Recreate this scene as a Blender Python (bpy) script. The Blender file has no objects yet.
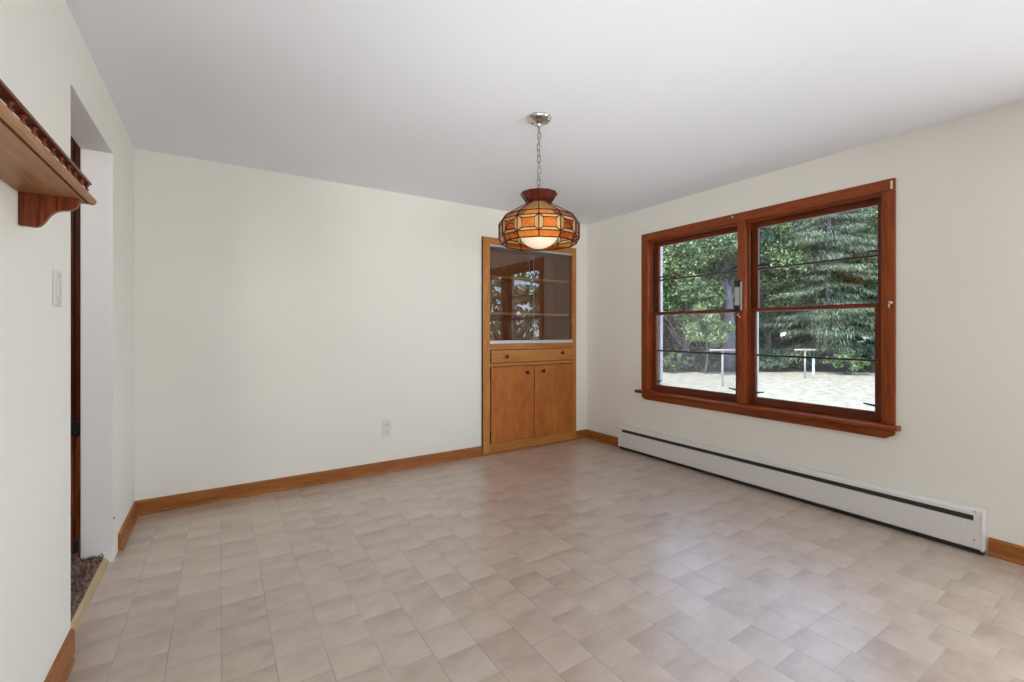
import bpy, bmesh, math, random
import numpy as np
from mathutils import Vector, Matrix

random.seed(7)
rng = np.random.default_rng(11)
S = bpy.context.scene
COL = S.collection

# ------------------------------------------------------------------ camera
YAW = 32.926
XL, XR, YB, H = -0.477, 3.541, 3.880, 2.44
CAMZ = 1.2278
cam = bpy.data.objects.new('camera', bpy.data.cameras.new('camera'))
COL.objects.link(cam)
cam.data.sensor_fit = 'HORIZONTAL'
cam.data.sensor_width = 36.0
cam.data.lens = 451.1 / 1024 * 36.0
cam.data.shift_y = -10.5 / 1024
cam.data.clip_start = 0.02
cam.data.clip_end = 400
cam.location = (0, 0, CAMZ)
cam.rotation_euler = (math.radians(90), 0, math.radians(-YAW))
S.camera = cam

# ------------------------------------------------------------------ world, sun, daylight, exposure
S.view_settings.view_transform = 'Standard'
S.view_settings.look = 'None'
S.view_settings.exposure = 0.0
S.view_settings.gamma = 1.0
S.view_settings.use_curve_mapping = False

w = bpy.data.worlds.new('sky'); S.world = w; w.use_nodes = True
bg = w.node_tree.nodes['Background']
sky = w.node_tree.nodes.new('ShaderNodeTexSky')
sky.sky_type = 'HOSEK_WILKIE'
sky.sun_direction = Vector((-0.42, 0.10, 0.90)).normalized()
sky.turbidity = 3.0
hs = w.node_tree.nodes.new('ShaderNodeHueSaturation'); hs.inputs['Saturation'].default_value = .7
w.node_tree.links.new(sky.outputs[0], hs.inputs['Color']); w.node_tree.links.new(hs.outputs[0], bg.inputs[0])
bg.inputs[1].default_value = 20.0

def light(name, kind, loc, aim, energy, color=(1, 1, 1), **kw):
    L = bpy.data.lights.new(name, kind)
    L.energy = energy; L.color = color
    for k, v in kw.items(): setattr(L, k, v)
    o = bpy.data.objects.new(name, L); COL.objects.link(o)
    o.location = loc
    o.rotation_euler = (Vector(aim) - Vector(loc)).to_track_quat('-Z', 'Y').to_euler()
    return o

light('sun', 'SUN', (-20, 3, 30), (-20 + 4.2, 3 - 1.0, 30 - 9.0), 5.0, (1.0, 0.95, 0.86), angle=math.radians(0.6))
# fill lamp added at an unseen side window behind the camera
light('side_fill', 'AREA', (3.62, -1.3, 1.4), (0, 0.2, 1.3), 80, (0.95, 0.98, 1.0),
      shape='RECTANGLE', size=1.6, size_y=1.3)
# fill lamps added around the camera, standing in for a bounced flash
light('bounce_fill_left', 'AREA', (-.1, .2, 1.0), (1.4, 2.4, 2.44), 5.4, (.95, .98, 1.0), shape='SQUARE', size=.4, spread=math.radians(90))
light('bounce_fill_right', 'AREA', (0.9, -.6, 1.3), (2.6, 2.8, 2.44), 2.7, (.95, .98, 1.0), shape='SQUARE', size=.4, spread=math.radians(70))
light('bounce_fill_corner', 'AREA', (-.2, -.6, 1.3), (2.9, 3.2, 2.3), 2.5, (.95, .98, 1.0), shape='SQUARE', size=.4, spread=math.radians(60))
p_ = light('dining_window_portal', 'AREA', (3.80, 2.06, 1.37), (1.0, 2.06, 1.37), 1, shape='RECTANGLE', size=1.9, size_y=1.6)
p_.data.cycles.is_portal = True
light('hall_fill', 'POINT', (-1.5, 2.0, 2.0), (-1.5, 2.0, 0), 22, (1.0, 0.93, 0.85), shadow_soft_size=0.15)  # unseen lamp added to brighten the jamb and the hall

# ------------------------------------------------------------------ helpers
class MB:
    """collects pieces of one mesh"""
    def __init__(s): s.v = []; s.f = []; s.m = []
    def add(s, vs, fs, mi=0):
        b = len(s.v); s.v += [tuple(map(float, p)) for p in vs]
        s.f += [tuple(i + b for i in f) for f in fs]; s.m += [mi] * len(fs)
        return s
    def box(s, x0, x1, y0, y1, z0, z1, mi=0):
        return s.add([(x0,y0,z0),(x1,y0,z0),(x1,y1,z0),(x0,y1,z0),(x0,y0,z1),(x1,y0,z1),(x1,y1,z1),(x0,y1,z1)],
                     [(3,2,1,0),(4,5,6,7),(0,1,5,4),(1,2,6,5),(2,3,7,6),(3,0,4,7)], mi)
    def prism(s, prof, a, b, fn, mi=0):
        """prof: 2D outline; fn(u, v, t) -> point; swept from t=a to t=b"""
        n = len(prof)
        vs = [fn(u, v, a) for u, v in prof] + [fn(u, v, b) for u, v in prof]
        fs = [tuple(range(n))[::-1], tuple(range(n, 2*n))] + [(i, (i+1) % n, n + (i+1) % n, n + i) for i in range(n)]
        return s.add(vs, fs, mi)
    def tube(s, path, rad, seg=8, mi=0, closed=False, cap=True):
        path = [Vector(p) for p in path]; n = len(path)
        rads = rad if hasattr(rad, '__len__') else [rad] * n
        vs = []; up = None
        for i, p in enumerate(path):
            if closed: t = path[(i+1) % n] - path[i-1]
            else: t = path[min(i+1, n-1)] - path[max(i-1, 0)]
            t.normalize()
            if up is None:
                up = Vector((0,0,1)) if abs(t.z) < .9 else Vector((1,0,0))
            a = t.cross(up).normalized(); b = a.cross(t).normalized(); up = b
            for k in range(seg):
                c = 2*math.pi*k/seg
                vs.append(p + (a*math.cos(c) + b*math.sin(c)) * rads[i])
        fs = []
        m = n if closed else n-1
        for i in range(m):
            j = (i+1) % n
            for k in range(seg):
                l = (k+1) % seg
                fs.append((i*seg+k, i*seg+l, j*seg+l, j*seg+k))
        if not closed and cap:
            fs.append(tuple(range(seg))[::-1]); fs.append(tuple((n-1)*seg + k for k in range(seg)))
        return s.add(vs, fs, mi)
    def lathe(s, prof, c, seg=24, mi=0, axis='z'):
        vs = []; n = len(prof)
        for r, h in prof:
            for k in range(seg):
                a = 2*math.pi*k/seg
                d = (r*math.cos(a), r*math.sin(a), h)
                if axis == 'y': d = (d[0], d[2], d[1])
                if axis == 'x': d = (d[2], d[0], d[1])
                vs.append((c[0]+d[0], c[1]+d[1], c[2]+d[2]))
        fs = [(i*seg+k, i*seg+(k+1) % seg, (i+1)*seg+(k+1) % seg, (i+1)*seg+k) for i in range(n-1) for k in range(seg)]
        fs.append(tuple(range(seg))[::-1]); fs.append(tuple((n-1)*seg+k for k in range(seg)))
        return s.add(vs, fs, mi)
    def build(s, name, mats, parent=None, origin=None, smooth=False, bevel=0, seg=2, fix=True):
        wo = Vector(parent['_wo']) if parent is not None else Vector(origin or (0, 0, 0))
        me = bpy.data.meshes.new(name)
        me.from_pydata([tuple(Vector(p) - wo) for p in s.v], [], s.f)
        if not isinstance(mats, (list, tuple)): mats = [mats]
        for m in mats: me.materials.append(m)
        me.polygons.foreach_set('material_index', s.m)
        if fix:
            bm = bmesh.new(); bm.from_mesh(me)
            bmesh.ops.recalc_face_normals(bm, faces=bm.faces); bm.to_mesh(me); bm.free()
        if smooth: me.polygons.foreach_set('use_smooth', [True]*len(me.polygons))
        me.update()
        o = bpy.data.objects.new(name, me); COL.objects.link(o)
        if parent is not None: o.parent = parent
        else: o.location = wo
        o['_wo'] = tuple(wo)
        if bevel:
            md = o.modifiers.new('bevel', 'BEVEL'); md.width = bevel; md.segments = seg; md.limit_method = 'ANGLE'
            md.angle_limit = math.radians(40)
        if smooth and bevel == 0 and smooth == 'auto':
            pass
        return o

def thing(name, label, cat, loc, group=None, kind=None):
    o = bpy.data.objects.new(name, None); COL.objects.link(o)
    o.location = loc; o['_wo'] = tuple(loc); o.empty_display_size = .1
    return tag(o, label, cat, group, kind)
def tag(o, label=None, cat=None, group=None, kind=None):
    if label: o['label'] = label
    if cat: o['category'] = cat
    if group: o['group'] = group
    if kind: o['kind'] = kind
    return o
def struct(o): o['kind'] = 'structure'; return o

# ------------------------------------------------------------------ materials
def mat(name):
    m = bpy.data.materials.new(name); m.use_nodes = True
    nt = m.node_tree
    return m, nt, nt.nodes['Principled BSDF']
def N(nt, t, **kw):
    n = nt.nodes.new(t)
    for k, v in kw.items():
        if k.startswith('i_'): n.inputs[int(k[2:])].default_value = v
        else: setattr(n, k, v)
    return n
def plain(name, col, rough=.5, metal=0, var=.06, scale=6, spec=.5):
    m, nt, b = mat(name)
    tc = N(nt, 'ShaderNodeTexCoord')
    no = N(nt, 'ShaderNodeTexNoise'); no.inputs['Scale'].default_value = scale; no.inputs['Detail'].default_value = 4
    nt.links.new(tc.outputs['Object'], no.inputs['Vector'])
    r = N(nt, 'ShaderNodeValToRGB')
    r.color_ramp.elements[0].position = .3; r.color_ramp.elements[1].position = .7
    r.color_ramp.elements[0].color = tuple(c*(1-var) for c in col) + (1,)
    r.color_ramp.elements[1].color = tuple(min(1, c*(1+var)) for c in col) + (1,)
    nt.links.new(no.outputs['Fac'], r.inputs['Fac']); nt.links.new(r.outputs['Color'], b.inputs['Base Color'])
    b.inputs['Roughness'].default_value = rough; b.inputs['Metallic'].default_value = metal
    b.inputs['Specular IOR Level'].default_value = spec
    return m
def wood(name, light_c, dark_c, axis, rough=.4, scale=14, stretch=.06, spec=.28):
    m, nt, b = mat(name)
    tc = N(nt, 'ShaderNodeTexCoord'); mp = N(nt, 'ShaderNodeMapping')
    sc = [1.0, 1.0, 1.0]; sc['xyz'.index(axis)] = stretch
    mp.inputs['Scale'].default_value = sc
    nt.links.new(tc.outputs['Object'], mp.inputs['Vector'])
    n1 = N(nt, 'ShaderNodeTexNoise'); n1.inputs['Scale'].default_value = scale*2.2; n1.inputs['Detail'].default_value = 6
    n1.inputs['Distortion'].default_value = 1.2
    n2 = N(nt, 'ShaderNodeTexNoise'); n2.inputs['Scale'].default_value = scale*9; n2.inputs['Detail'].default_value = 3
    nt.links.new(mp.outputs[0], n1.inputs['Vector']); nt.links.new(mp.outputs[0], n2.inputs['Vector'])
    mx = N(nt, 'ShaderNodeMath', operation='MULTIPLY_ADD'); mx.inputs[1].default_value = .45
    nt.links.new(n2.outputs['Fac'], mx.inputs[0])
    mu = N(nt, 'ShaderNodeMath', operation='MULTIPLY'); mu.inputs[1].default_value = .6
    nt.links.new(n1.outputs['Fac'], mu.inputs[0]); nt.links.new(mu.outputs[0], mx.inputs[2])
    r = N(nt, 'ShaderNodeValToRGB')
    r.color_ramp.elements[0].position = .38; r.color_ramp.elements[1].position = .66
    r.color_ramp.elements[0].color = tuple(dark_c) + (1,); r.color_ramp.elements[1].color = tuple(light_c) + (1,)
    nt.links.new(mx.outputs[0], r.inputs['Fac']); nt.links.new(r.outputs['Color'], b.inputs['Base Color'])
    b.inputs['Roughness'].default_value = rough
    b.inputs['Specular IOR Level'].default_value = spec
    bp = N(nt, 'ShaderNodeBump'); bp.inputs['Strength'].default_value = .06; bp.inputs['Distance'].default_value = .002
    nt.links.new(mx.outputs[0], bp.inputs['Height']); nt.links.new(bp.outputs[0], b.inputs['Normal'])
    return m

M = {}
M['wall'] = plain('cream wall paint', (.88, .86, .79), .62, var=.012, scale=1.3, spec=.3)
M['ceiling'] = plain('white ceiling paint', (.89, .905, .955), .8, var=.01, scale=1.1, spec=.2)
M['reveal'] = plain('pale grey reveal paint', (.82, .82, .825), .6, var=.015, scale=2)
M['base_y'] = wood('oak baseboard along the room', (.40, .15, .036), (.25, .075, .014), 'y', .35)
M['base_x'] = wood('oak baseboard across the room', (.40, .15, .036), (.25, .075, .014), 'x', .35)
M['win_z'] = wood('red brown window wood upright', (.32, .072, .013), (.18, .032, .006), 'z', .3)
M['win_y'] = wood('red brown window wood level', (.32, .072, .013), (.18, .032, .006), 'y', .3)
M['sash_z'] = wood('dark sash wood upright', (.19, .040, .012), (.10, .018, .005), 'z', .32)
M['sash_y'] = wood('dark sash wood level', (.19, .040, .012), (.10, .018, .005), 'y', .32)
M['muntin'] = wood('blackish muntin wood', (.07, .028, .022), (.035, .013, .011), 'y', .3)
M['hutch_z'] = wood('honey birch upright', (.56, .25, .07), (.42, .16, .036), 'z', .38, scale=5, stretch=.25)
M['hutch_x'] = wood('honey birch level', (.52, .225, .06), (.39, .14, .03), 'x', .38, scale=7, stretch=.12)
M['hutch_door'] = wood('birch veneer', (.50, .17, .038), (.36, .105, .02), 'z', .38, scale=2.4, stretch=.4)
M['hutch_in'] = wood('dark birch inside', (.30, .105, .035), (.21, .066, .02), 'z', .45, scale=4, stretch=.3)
M['shelf_y'] = wood('oak shelf board', (.43, .215, .10), (.25, .10, .04), 'y', .4, scale=16, stretch=.05)
M['shelf_z'] = wood('red oak bracket', (.23, .048, .012), (.06, .009, .003), 'z', .35, scale=22, stretch=.05)
M['shelf_red'] = wood('red oak gallery', (.24, .045, .016), (.12, .02, .007), 'y', .32, scale=16, stretch=.05)
M['rail_shaded'] = wood('shaded red oak rail', (.15, .027, .010), (.07, .012, .004), 'y', .32, scale=16, stretch=.05)  # gallery oak darkened for the shade under the rail
M['panel_dark'] = wood('dark hall panelling', (.13, .026, .010), (.05, .009, .004), 'z', .4)
M['panel_red'] = wood('rust hall panelling', (.48, .15, .045), (.11, .02, .008), 'z', .4)
M['black'] = plain('black metal', (.012, .012, .013), .5, var=.1)
M['bronze'] = plain('dark bronze', (.05, .022, .014), .35, .6)
M['chrome'] = plain('brushed nickel', (.60, .58, .56), .16, 1, var=.05)
M['chain'] = plain('dull steel chain', (.30, .29, .28), .35, 1, var=.05)
M['brass'] = plain('brass strip', (.60, .47, .28), .4, .5, var=.08)
M['white'] = plain('white enamel', (.78, .77, .74), .4, var=.015, scale=3)
M['plate'] = plain('white plastic plate', (.76, .755, .73), .4, var=.01)
M['plate_cream'] = plain('painted over plate', (.72, .70, .62), .55, var=.01)
M['plate_wall'] = plain('painted over outlet plate', (.78, .755, .68), .6, var=.01)
M['dark_slot'] = plain('dark slot', (.03, .03, .03), .7)
M['storm'] = plain('white storm frame', (.74, .73, .76), .5, var=.03)
M['alu'] = plain('aluminium track', (.62, .62, .64), .4, .5, var=.06, scale=30)
M['grey'] = plain('grey plate', (.42, .43, .42), .4, var=.05)
M['steel_post'] = plain('pale weathered post', (.42, .36, .32), .6, var=.12)
M['stake'] = plain('blue white stake', (.55, .62, .85), .6, var=.08)
M['chip'] = plain('bare white chip', (.8, .75, .68), .7)
M['lead'] = plain('dark lead came', (.045, .010, .006), .55, 0, var=.1, scale=40, spec=.12)

def two_sided_fresnel(nt, ior):
    fr = N(nt, 'ShaderNodeFresnel'); g = N(nt, 'ShaderNodeNewGeometry')
    mr = N(nt, 'ShaderNodeMapRange'); mr.inputs[3].default_value = ior; mr.inputs[4].default_value = 1/ior
    nt.links.new(g.outputs['Backfacing'], mr.inputs[0]); nt.links.new(mr.outputs[0], fr.inputs['IOR'])
    return fr
def glass_thin(name, refl=.08, tint=(.97, .98, .97), fres=1.5, haze=0.0, wave=.015):
    m = bpy.data.materials.new(name); m.use_nodes = True; nt = m.node_tree; nt.nodes.clear()
    out = N(nt, 'ShaderNodeOutputMaterial'); tr = N(nt, 'ShaderNodeBsdfTransparent'); gl = N(nt, 'ShaderNodeBsdfGlossy')
    tr.inputs[0].default_value = tint + (1,); gl.inputs['Roughness'].default_value = .01
    fr = two_sided_fresnel(nt, fres)
    ad = N(nt, 'ShaderNodeMath', operation='ADD', use_clamp=True); ad.inputs[1].default_value = refl
    no = N(nt, 'ShaderNodeTexNoise'); no.inputs['Scale'].default_value = 2.5
    tc = N(nt, 'ShaderNodeTexCoord'); nt.links.new(tc.outputs['Object'], no.inputs['Vector'])
    bp = N(nt, 'ShaderNodeBump'); bp.inputs['Strength'].default_value = wave; bp.inputs['Distance'].default_value = .004
    nt.links.new(no.outputs['Fac'], bp.inputs['Height']); nt.links.new(bp.outputs[0], gl.inputs['Normal'])
    mx = N(nt, 'ShaderNodeMixShader')
    nt.links.new(fr.outputs[0], ad.inputs[0]); nt.links.new(ad.outputs[0], mx.inputs[0])
    nt.links.new(tr.outputs[0], mx.inputs[1]); nt.links.new(gl.outputs[0], mx.inputs[2])
    last = mx
    if haze:
        df = N(nt, 'ShaderNodeBsdfDiffuse'); df.inputs[0].default_value = (.6, .6, .6, 1)
        m2 = N(nt, 'ShaderNodeMixShader'); m2.inputs[0].default_value = haze
        nt.links.new(mx.outputs[0], m2.inputs[1]); nt.links.new(df.outputs[0], m2.inputs[2]); last = m2
    nt.links.new(last.outputs[0], out.inputs[0])
    return m
M['pane'] = glass_thin('window glass', 0.0)
M['pane_hazed'] = glass_thin('dusty window glass', 0.0, haze=.10)  # diffuse haze put in for the grey reflections on this pane
M['hutch_glass'] = glass_thin('sliding hutch glass', .045, (.93, .93, .92), 1.5, wave=.002)

def stained(name, tint, diff, k_tr=.6, scale=25):
    """coloured lamp glass: lets tinted light through and scatters some of it"""
    m = bpy.data.materials.new(name); m.use_nodes = True; nt = m.node_tree; nt.nodes.clear()
    out = N(nt, 'ShaderNodeOutputMaterial'); tr = N(nt, 'ShaderNodeBsdfTransparent')
    tl = N(nt, 'ShaderNodeBsdfTranslucent'); df = N(nt, 'ShaderNodeBsdfDiffuse'); gl = N(nt, 'ShaderNodeBsdfGlossy')
    gl.inputs['Roughness'].default_value = .08
    tc = N(nt, 'ShaderNodeTexCoord'); no = N(nt, 'ShaderNodeTexNoise'); no.inputs['Scale'].default_value = scale
    no.inputs['Detail'].default_value = 3; no.inputs['Distortion'].default_value = 1
    nt.links.new(tc.outputs['Object'], no.inputs['Vector'])
    def ramp(c):
        r = N(nt, 'ShaderNodeValToRGB'); r.color_ramp.elements[0].position = .3; r.color_ramp.elements[1].position = .7
        r.color_ramp.elements[0].color = tuple(x*.8 for x in c) + (1,); r.color_ramp.elements[1].color = tuple(min(1, x*1.15) for x in c) + (1,)
        nt.links.new(no.outputs['Fac'], r.inputs[0]); return r
    a = ramp(tint); d = ramp(diff)
    nt.links.new(a.outputs[0], tr.inputs[0]); nt.links.new(d.outputs[0], tl.inputs[0]); nt.links.new(d.outputs[0], df.inputs[0])
    m1 = N(nt, 'ShaderNodeMixShader'); m1.inputs[0].default_value = .5
    nt.links.new(tl.outputs[0], m1.inputs[1]); nt.links.new(df.outputs[0], m1.inputs[2])
    m2 = N(nt, 'ShaderNodeMixShader'); m2.inputs[0].default_value = k_tr
    nt.links.new(m1.outputs[0], m2.inputs[1]); nt.links.new(tr.outputs[0], m2.inputs[2])
    fr = two_sided_fresnel(nt, 1.45)
    m3 = N(nt, 'ShaderNodeMixShader'); nt.links.new(fr.outputs[0], m3.inputs[0])
    nt.links.new(m2.outputs[0], m3.inputs[1]); nt.links.new(gl.outputs[0], m3.inputs[2])
    nt.links.new(m3.outputs[0], out.inputs[0])
    return m
M['g_amber'] = stained('amber red lamp glass', (.95, .40, .075), (.30, .034, .007), .86)
M['g_cream'] = stained('cream lamp glass', (.96, .74, .42), (.86, .60, .32), .52)
M['g_red'] = stained('deep red lamp glass', (.30, .042, .018), (.15, .02, .010), .5)
M['g_tan'] = stained('tan lamp glass', (.96, .72, .38), (.84, .57, .27), .5)

m, nt, b = mat('lit opal globe')
b.inputs['Base Color'].default_value = (.78, .66, .50, 1); b.inputs['Roughness'].default_value = .25
no = N(nt, 'ShaderNodeTexNoise'); no.inputs['Scale'].default_value = 9
r = N(nt, 'ShaderNodeValToRGB'); r.color_ramp.elements[0].color = (1, .80, .56, 1); r.color_ramp.elements[1].color = (1, .86, .64, 1)
nt.links.new(no.outputs['Fac'], r.inputs[0]); nt.links.new(r.outputs[0], b.inputs['Emission Color'])
b.inputs['Emission Strength'].default_value = .40
M['globe'] = m

# floor: vinyl of staggered square tiles in columns along the room
def floor_mat():
    m, nt, b = mat('taupe vinyl tile'); L = nt.links.new
    T = .1686
    tc = N(nt, 'ShaderNodeTexCoord'); sp = N(nt, 'ShaderNodeSeparateXYZ'); L(tc.outputs['Object'], sp.inputs[0])
    def mth(op, a, b_=None, c=None, clamp=False):
        n = N(nt, 'ShaderNodeMath', operation=op, use_clamp=clamp)
        for i, x in enumerate((a, b_, c)):
            if x is None: continue
            if isinstance(x, (int, float)): n.inputs[i].default_value = x
            else: L(x, n.inputs[i])
        return n.outputs[0]
    u = mth('DIVIDE', mth('SUBTRACT', sp.outputs['X'], .0045), T)
    col = mth('FLOOR', u); fu = mth('SUBTRACT', u, col)
    wn = N(nt, 'ShaderNodeTexWhiteNoise', noise_dimensions='1D'); L(col, wn.inputs['W'])
    v = mth('ADD', mth('DIVIDE', sp.outputs['Y'], T*1.03), mth('MULTIPLY', wn.outputs['Value'], 7.3))
    row = mth('FLOOR', v); fv = mth('SUBTRACT', v, row)
    du = mth('MINIMUM', fu, mth('SUBTRACT', 1.0, fu)); dv = mth('MINIMUM', fv, mth('SUBTRACT', 1.0, fv))
    def line(d, wd):
        n = N(nt, 'ShaderNodeMapRange', interpolation_type='SMOOTHSTEP'); L(d, n.inputs[0])
        n.inputs[1].default_value = 0; n.inputs[2].default_value = wd; n.inputs[3].default_value = 1; n.inputs[4].default_value = 0
        return n.outputs[0]
    # broken strength of each joint
    cmb = N(nt, 'ShaderNodeCombineXYZ'); L(col, cmb.inputs[0]); L(row, cmb.inputs[1])
    w2 = N(nt, 'ShaderNodeTexWhiteNoise', noise_dimensions='2D'); L(cmb.outputs[0], w2.inputs['Vector'])
    nj = N(nt, 'ShaderNodeTexNoise'); nj.inputs['Scale'].default_value = 3.2; L(tc.outputs['Object'], nj.inputs['Vector'])
    js = N(nt, 'ShaderNodeMapRange'); L(nj.outputs['Fac'], js.inputs[0]); js.inputs[1].default_value = .38; js.inputs[2].default_value = .62
    js.inputs[3].default_value = .25; js.inputs[4].default_value = 1
    joint = mth('MULTIPLY', mth('MAXIMUM', line(du, .026), mth('MULTIPLY', line(dv, .024), mth('ADD', mth('MULTIPLY', w2.outputs['Value'], .5), .4))), js.outputs[0])
    # per tile tone: light on one side, darker blotches on the other edge
    n1 = N(nt, 'ShaderNodeTexNoise'); n1.inputs['Scale'].default_value = 6.5; n1.inputs['Detail'].default_value = 5; n1.inputs['Roughness'].default_value = .62
    off = N(nt, 'ShaderNodeVectorMath', operation='ADD'); L(tc.outputs['Object'], off.inputs[0])
    w3 = N(nt, 'ShaderNodeTexWhiteNoise', noise_dimensions='2D'); L(cmb.outputs[0], w3.inputs['Vector'])
    L(w3.outputs['Color'], off.inputs[1]); sc = N(nt, 'ShaderNodeVectorMath', operation='MULTIPLY'); L(off.outputs[0], sc.inputs[0]); sc.inputs[1].default_value = (1, 1.5, 1)
    L(sc.outputs[0], n1.inputs['Vector'])
    edge = mth('POWER', fv, 2.2)
    tone = mth('ADD', mth('MULTIPLY', w2.outputs['Value'], .22), mth('MULTIPLY', n1.outputs['Fac'], 1.08))
    tone = mth('SUBTRACT', tone, mth('MULTIPLY', edge, .22))
    r = N(nt, 'ShaderNodeValToRGB'); L(tone, r.inputs[0])
    r.color_ramp.elements[0].position = .26; r.color_ramp.elements[1].position = .90
    r.color_ramp.elements[0].color = (.375, .283, .222, 1); r.color_ramp.elements[1].color = (.60, .495, .418, 1)
    e = r.color_ramp.elements.new(.57); e.color = (.505, .405, .333, 1)
    mx = N(nt, 'ShaderNodeMix', data_type='RGBA'); L(mth('MULTIPLY', joint, .55), mx.inputs[0]); L(r.outputs[0], mx.inputs[6])
    mx.inputs[7].default_value = (.17, .13, .11, 1)
    L(mx.outputs[2], b.inputs['Base Color'])
    rr = N(nt, 'ShaderNodeMapRange'); L(n1.outputs['Fac'], rr.inputs[0]); rr.inputs[3].default_value = .30; rr.inputs[4].default_value = .46
    L(rr.outputs[0], b.inputs['Roughness'])
    b.inputs['Specular IOR Level'].default_value = .5
    b.inputs['Coat Weight'].default_value = 1.0; b.inputs['Coat Roughness'].default_value = .33; b.inputs['Coat IOR'].default_value = 1.8
    hgt = mth('ADD', mth('MULTIPLY', joint, -1.0), mth('MULTIPLY', n1.outputs['Fac'], .5))
    bp = N(nt, 'ShaderNodeBump'); bp.inputs['Strength'].default_value = .16; bp.inputs['Distance'].default_value = .004
    L(hgt, bp.inputs['Height']); L(bp.outputs[0], b.inputs['Normal'])
    return m
M['floor'] = floor_mat()

def carpet_mat():
    m, nt, b = mat('brown shag carpet'); L = nt.links.new
    tc = N(nt, 'ShaderNodeTexCoord'); n = N(nt, 'ShaderNodeTexNoise'); n.inputs['Scale'].default_value = 60; n.inputs['Detail'].default_value = 3
    L(tc.outputs['Object'], n.inputs['Vector'])
    r = N(nt, 'ShaderNodeValToRGB'); L(n.outputs['Fac'], r.inputs[0])
    r.color_ramp.elements[0].position = .35; r.color_ramp.elements[1].position = .68
    r.color_ramp.elements[0].color = (.07, .04, .03, 1); r.color_ramp.elements[1].color = (.38, .25, .20, 1)
    L(r.outputs[0], b.inputs['Base Color']); b.inputs['Roughness'].default_value = .95
    return m
M['carpet'] = carpet_mat()

def yard_mat():
    m, nt, b = mat('dry pale lawn'); L = nt.links.new
    tc = N(nt, 'ShaderNodeTexCoord'); n = N(nt, 'ShaderNodeTexNoise'); n.inputs['Scale'].default_value = 2.6; n.inputs['Detail'].default_value = 8
    n.inputs['Roughness'].default_value = .7
    L(tc.outputs['Object'], n.inputs['Vector'])
    r = N(nt, 'ShaderNodeValToRGB'); L(n.outputs['Fac'], r.inputs[0])
    r.color_ramp.elements[0].position = .36; r.color_ramp.elements[1].position = .56
    r.color_ramp.elements[0].color = (.22, .205, .14, 1); r.color_ramp.elements[1].color = (.42, .38, .31, 1)
    L(r.outputs[0], b.inputs['Base Color']); b.inputs['Roughness'].default_value = .95
    return m
M['yard'] = yard_mat()

def leaf_mat(name, dark, mid, lite, transl=.35):
    m = bpy.data.materials.new(name); m.use_nodes = True; nt = m.node_tree; nt.nodes.clear(); L = nt.links.new
    out = N(nt, 'ShaderNodeOutputMaterial'); g = N(nt, 'ShaderNodeNewGeometry'); r = N(nt, 'ShaderNodeValToRGB')
    L(g.outputs['Random Per Island'], r.inputs[0])
    r.color_ramp.elements[0].position = .15; r.color_ramp.elements[1].position = .97
    r.color_ramp.elements[0].color = dark + (1,); r.color_ramp.elements[1].color = lite + (1,)
    e = r.color_ramp.elements.new(.6); e.color = mid + (1,)
    df = N(nt, 'ShaderNodeBsdfDiffuse'); tl = N(nt, 'ShaderNodeBsdfTranslucent'); gl = N(nt, 'ShaderNodeBsdfGlossy')
    gl.inputs['Roughness'].default_value = .45
    L(r.outputs[0], df.inputs[0]); L(r.outputs[0], tl.inputs[0])
    m1 = N(nt, 'ShaderNodeMixShader'); m1.inputs[0].default_value = transl
    L(df.outputs[0], m1.inputs[1]); L(tl.outputs[0], m1.inputs[2])
    m2 = N(nt, 'ShaderNodeMixShader'); m2.inputs[0].default_value = .06
    L(m1.outputs[0], m2.inputs[1]); L(gl.outputs[0], m2.inputs[2]); L(m2.outputs[0], out.inputs[0])
    return m
M['leaf'] = leaf_mat('maple leaves', (.018, .055, .020), (.085, .18, .05), (.52, .60, .26))
M['leaf_light'] = leaf_mat('pale green leaves', (.07, .14, .05), (.24, .36, .13), (.60, .66, .38))
M['leaf_dark'] = leaf_mat('dark green leaves', (.015, .05, .028), (.06, .14, .07), (.22, .34, .20))
M['needle'] = leaf_mat('grey green needles', (.03, .065, .035), (.10, .16, .085), (.42, .45, .26), .25)
M['bark'] = plain('grey bark', (.15, .125, .125), .9, var=.3, scale=3)
M['bark_pale'] = plain('pale grey bark', (.20, .18, .22), .9, var=.2, scale=3)

# ------------------------------------------------------------------ room shell
WX0, WX1, WZ0, WZ1 = 1.115, 3.005, .60, 2.12      # window opening along y, z
floor = struct(MB().box(XL-.016, XR, -2.6, YB, -.12, 0).build('floor', M['floor']))
ceil_ = struct(MB().box(-4.0, XR+.2, -2.8, YB+.6, H, H+.12).build('ceiling', M['ceiling']))

hb = (2.185, 3.335, 2.125)       # recess for the built-in hutch
wb = MB()
wb.box(XL-.118, hb[0], YB, YB+.14, 0, H); wb.box(hb[1], XR, YB, YB+.14, 0, H); wb.box(hb[0], hb[1], YB, YB+.14, hb[2], H)
struct(wb.build('wall_back', M['wall']))
wr = MB()
for a in ((YB+.14, WX1, 0, H), (WX0, -.50, 0, H), (-2.1, -2.8, 0, H)):
    wr.box(XR, XR+.2, a[1], a[0], a[2], a[3])
wr.box(XR, XR+.2, WX0, WX1, 0, WZ0); wr.box(XR, XR+.2, WX0, WX1, WZ1, H)
wr.box(XR, XR+.2, -2.1, -.5, 0, .75); wr.box(XR, XR+.2, -2.1, -.5, 2.1, H)
struct(wr.build('wall_right', M['wall']))
OY0, OY1, OZ = 2.355, 3.172, 2.172           # doorway in the left wall
wl = MB()
wl.box(XL-.118, XL, -2.6, OY0, 0, H); wl.box(XL-.118, XL, OY1, YB, 0, H); wl.box(XL-.118, XL, OY0, OY1, OZ, H)
struct(wl.build('wall_left', M['wall']))
wrr = MB()
wrr.box(XL-.118, XR+.2, -2.8, -2.6, 0, H)
struct(wrr.build('wall_rear', M['wall']))
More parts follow.
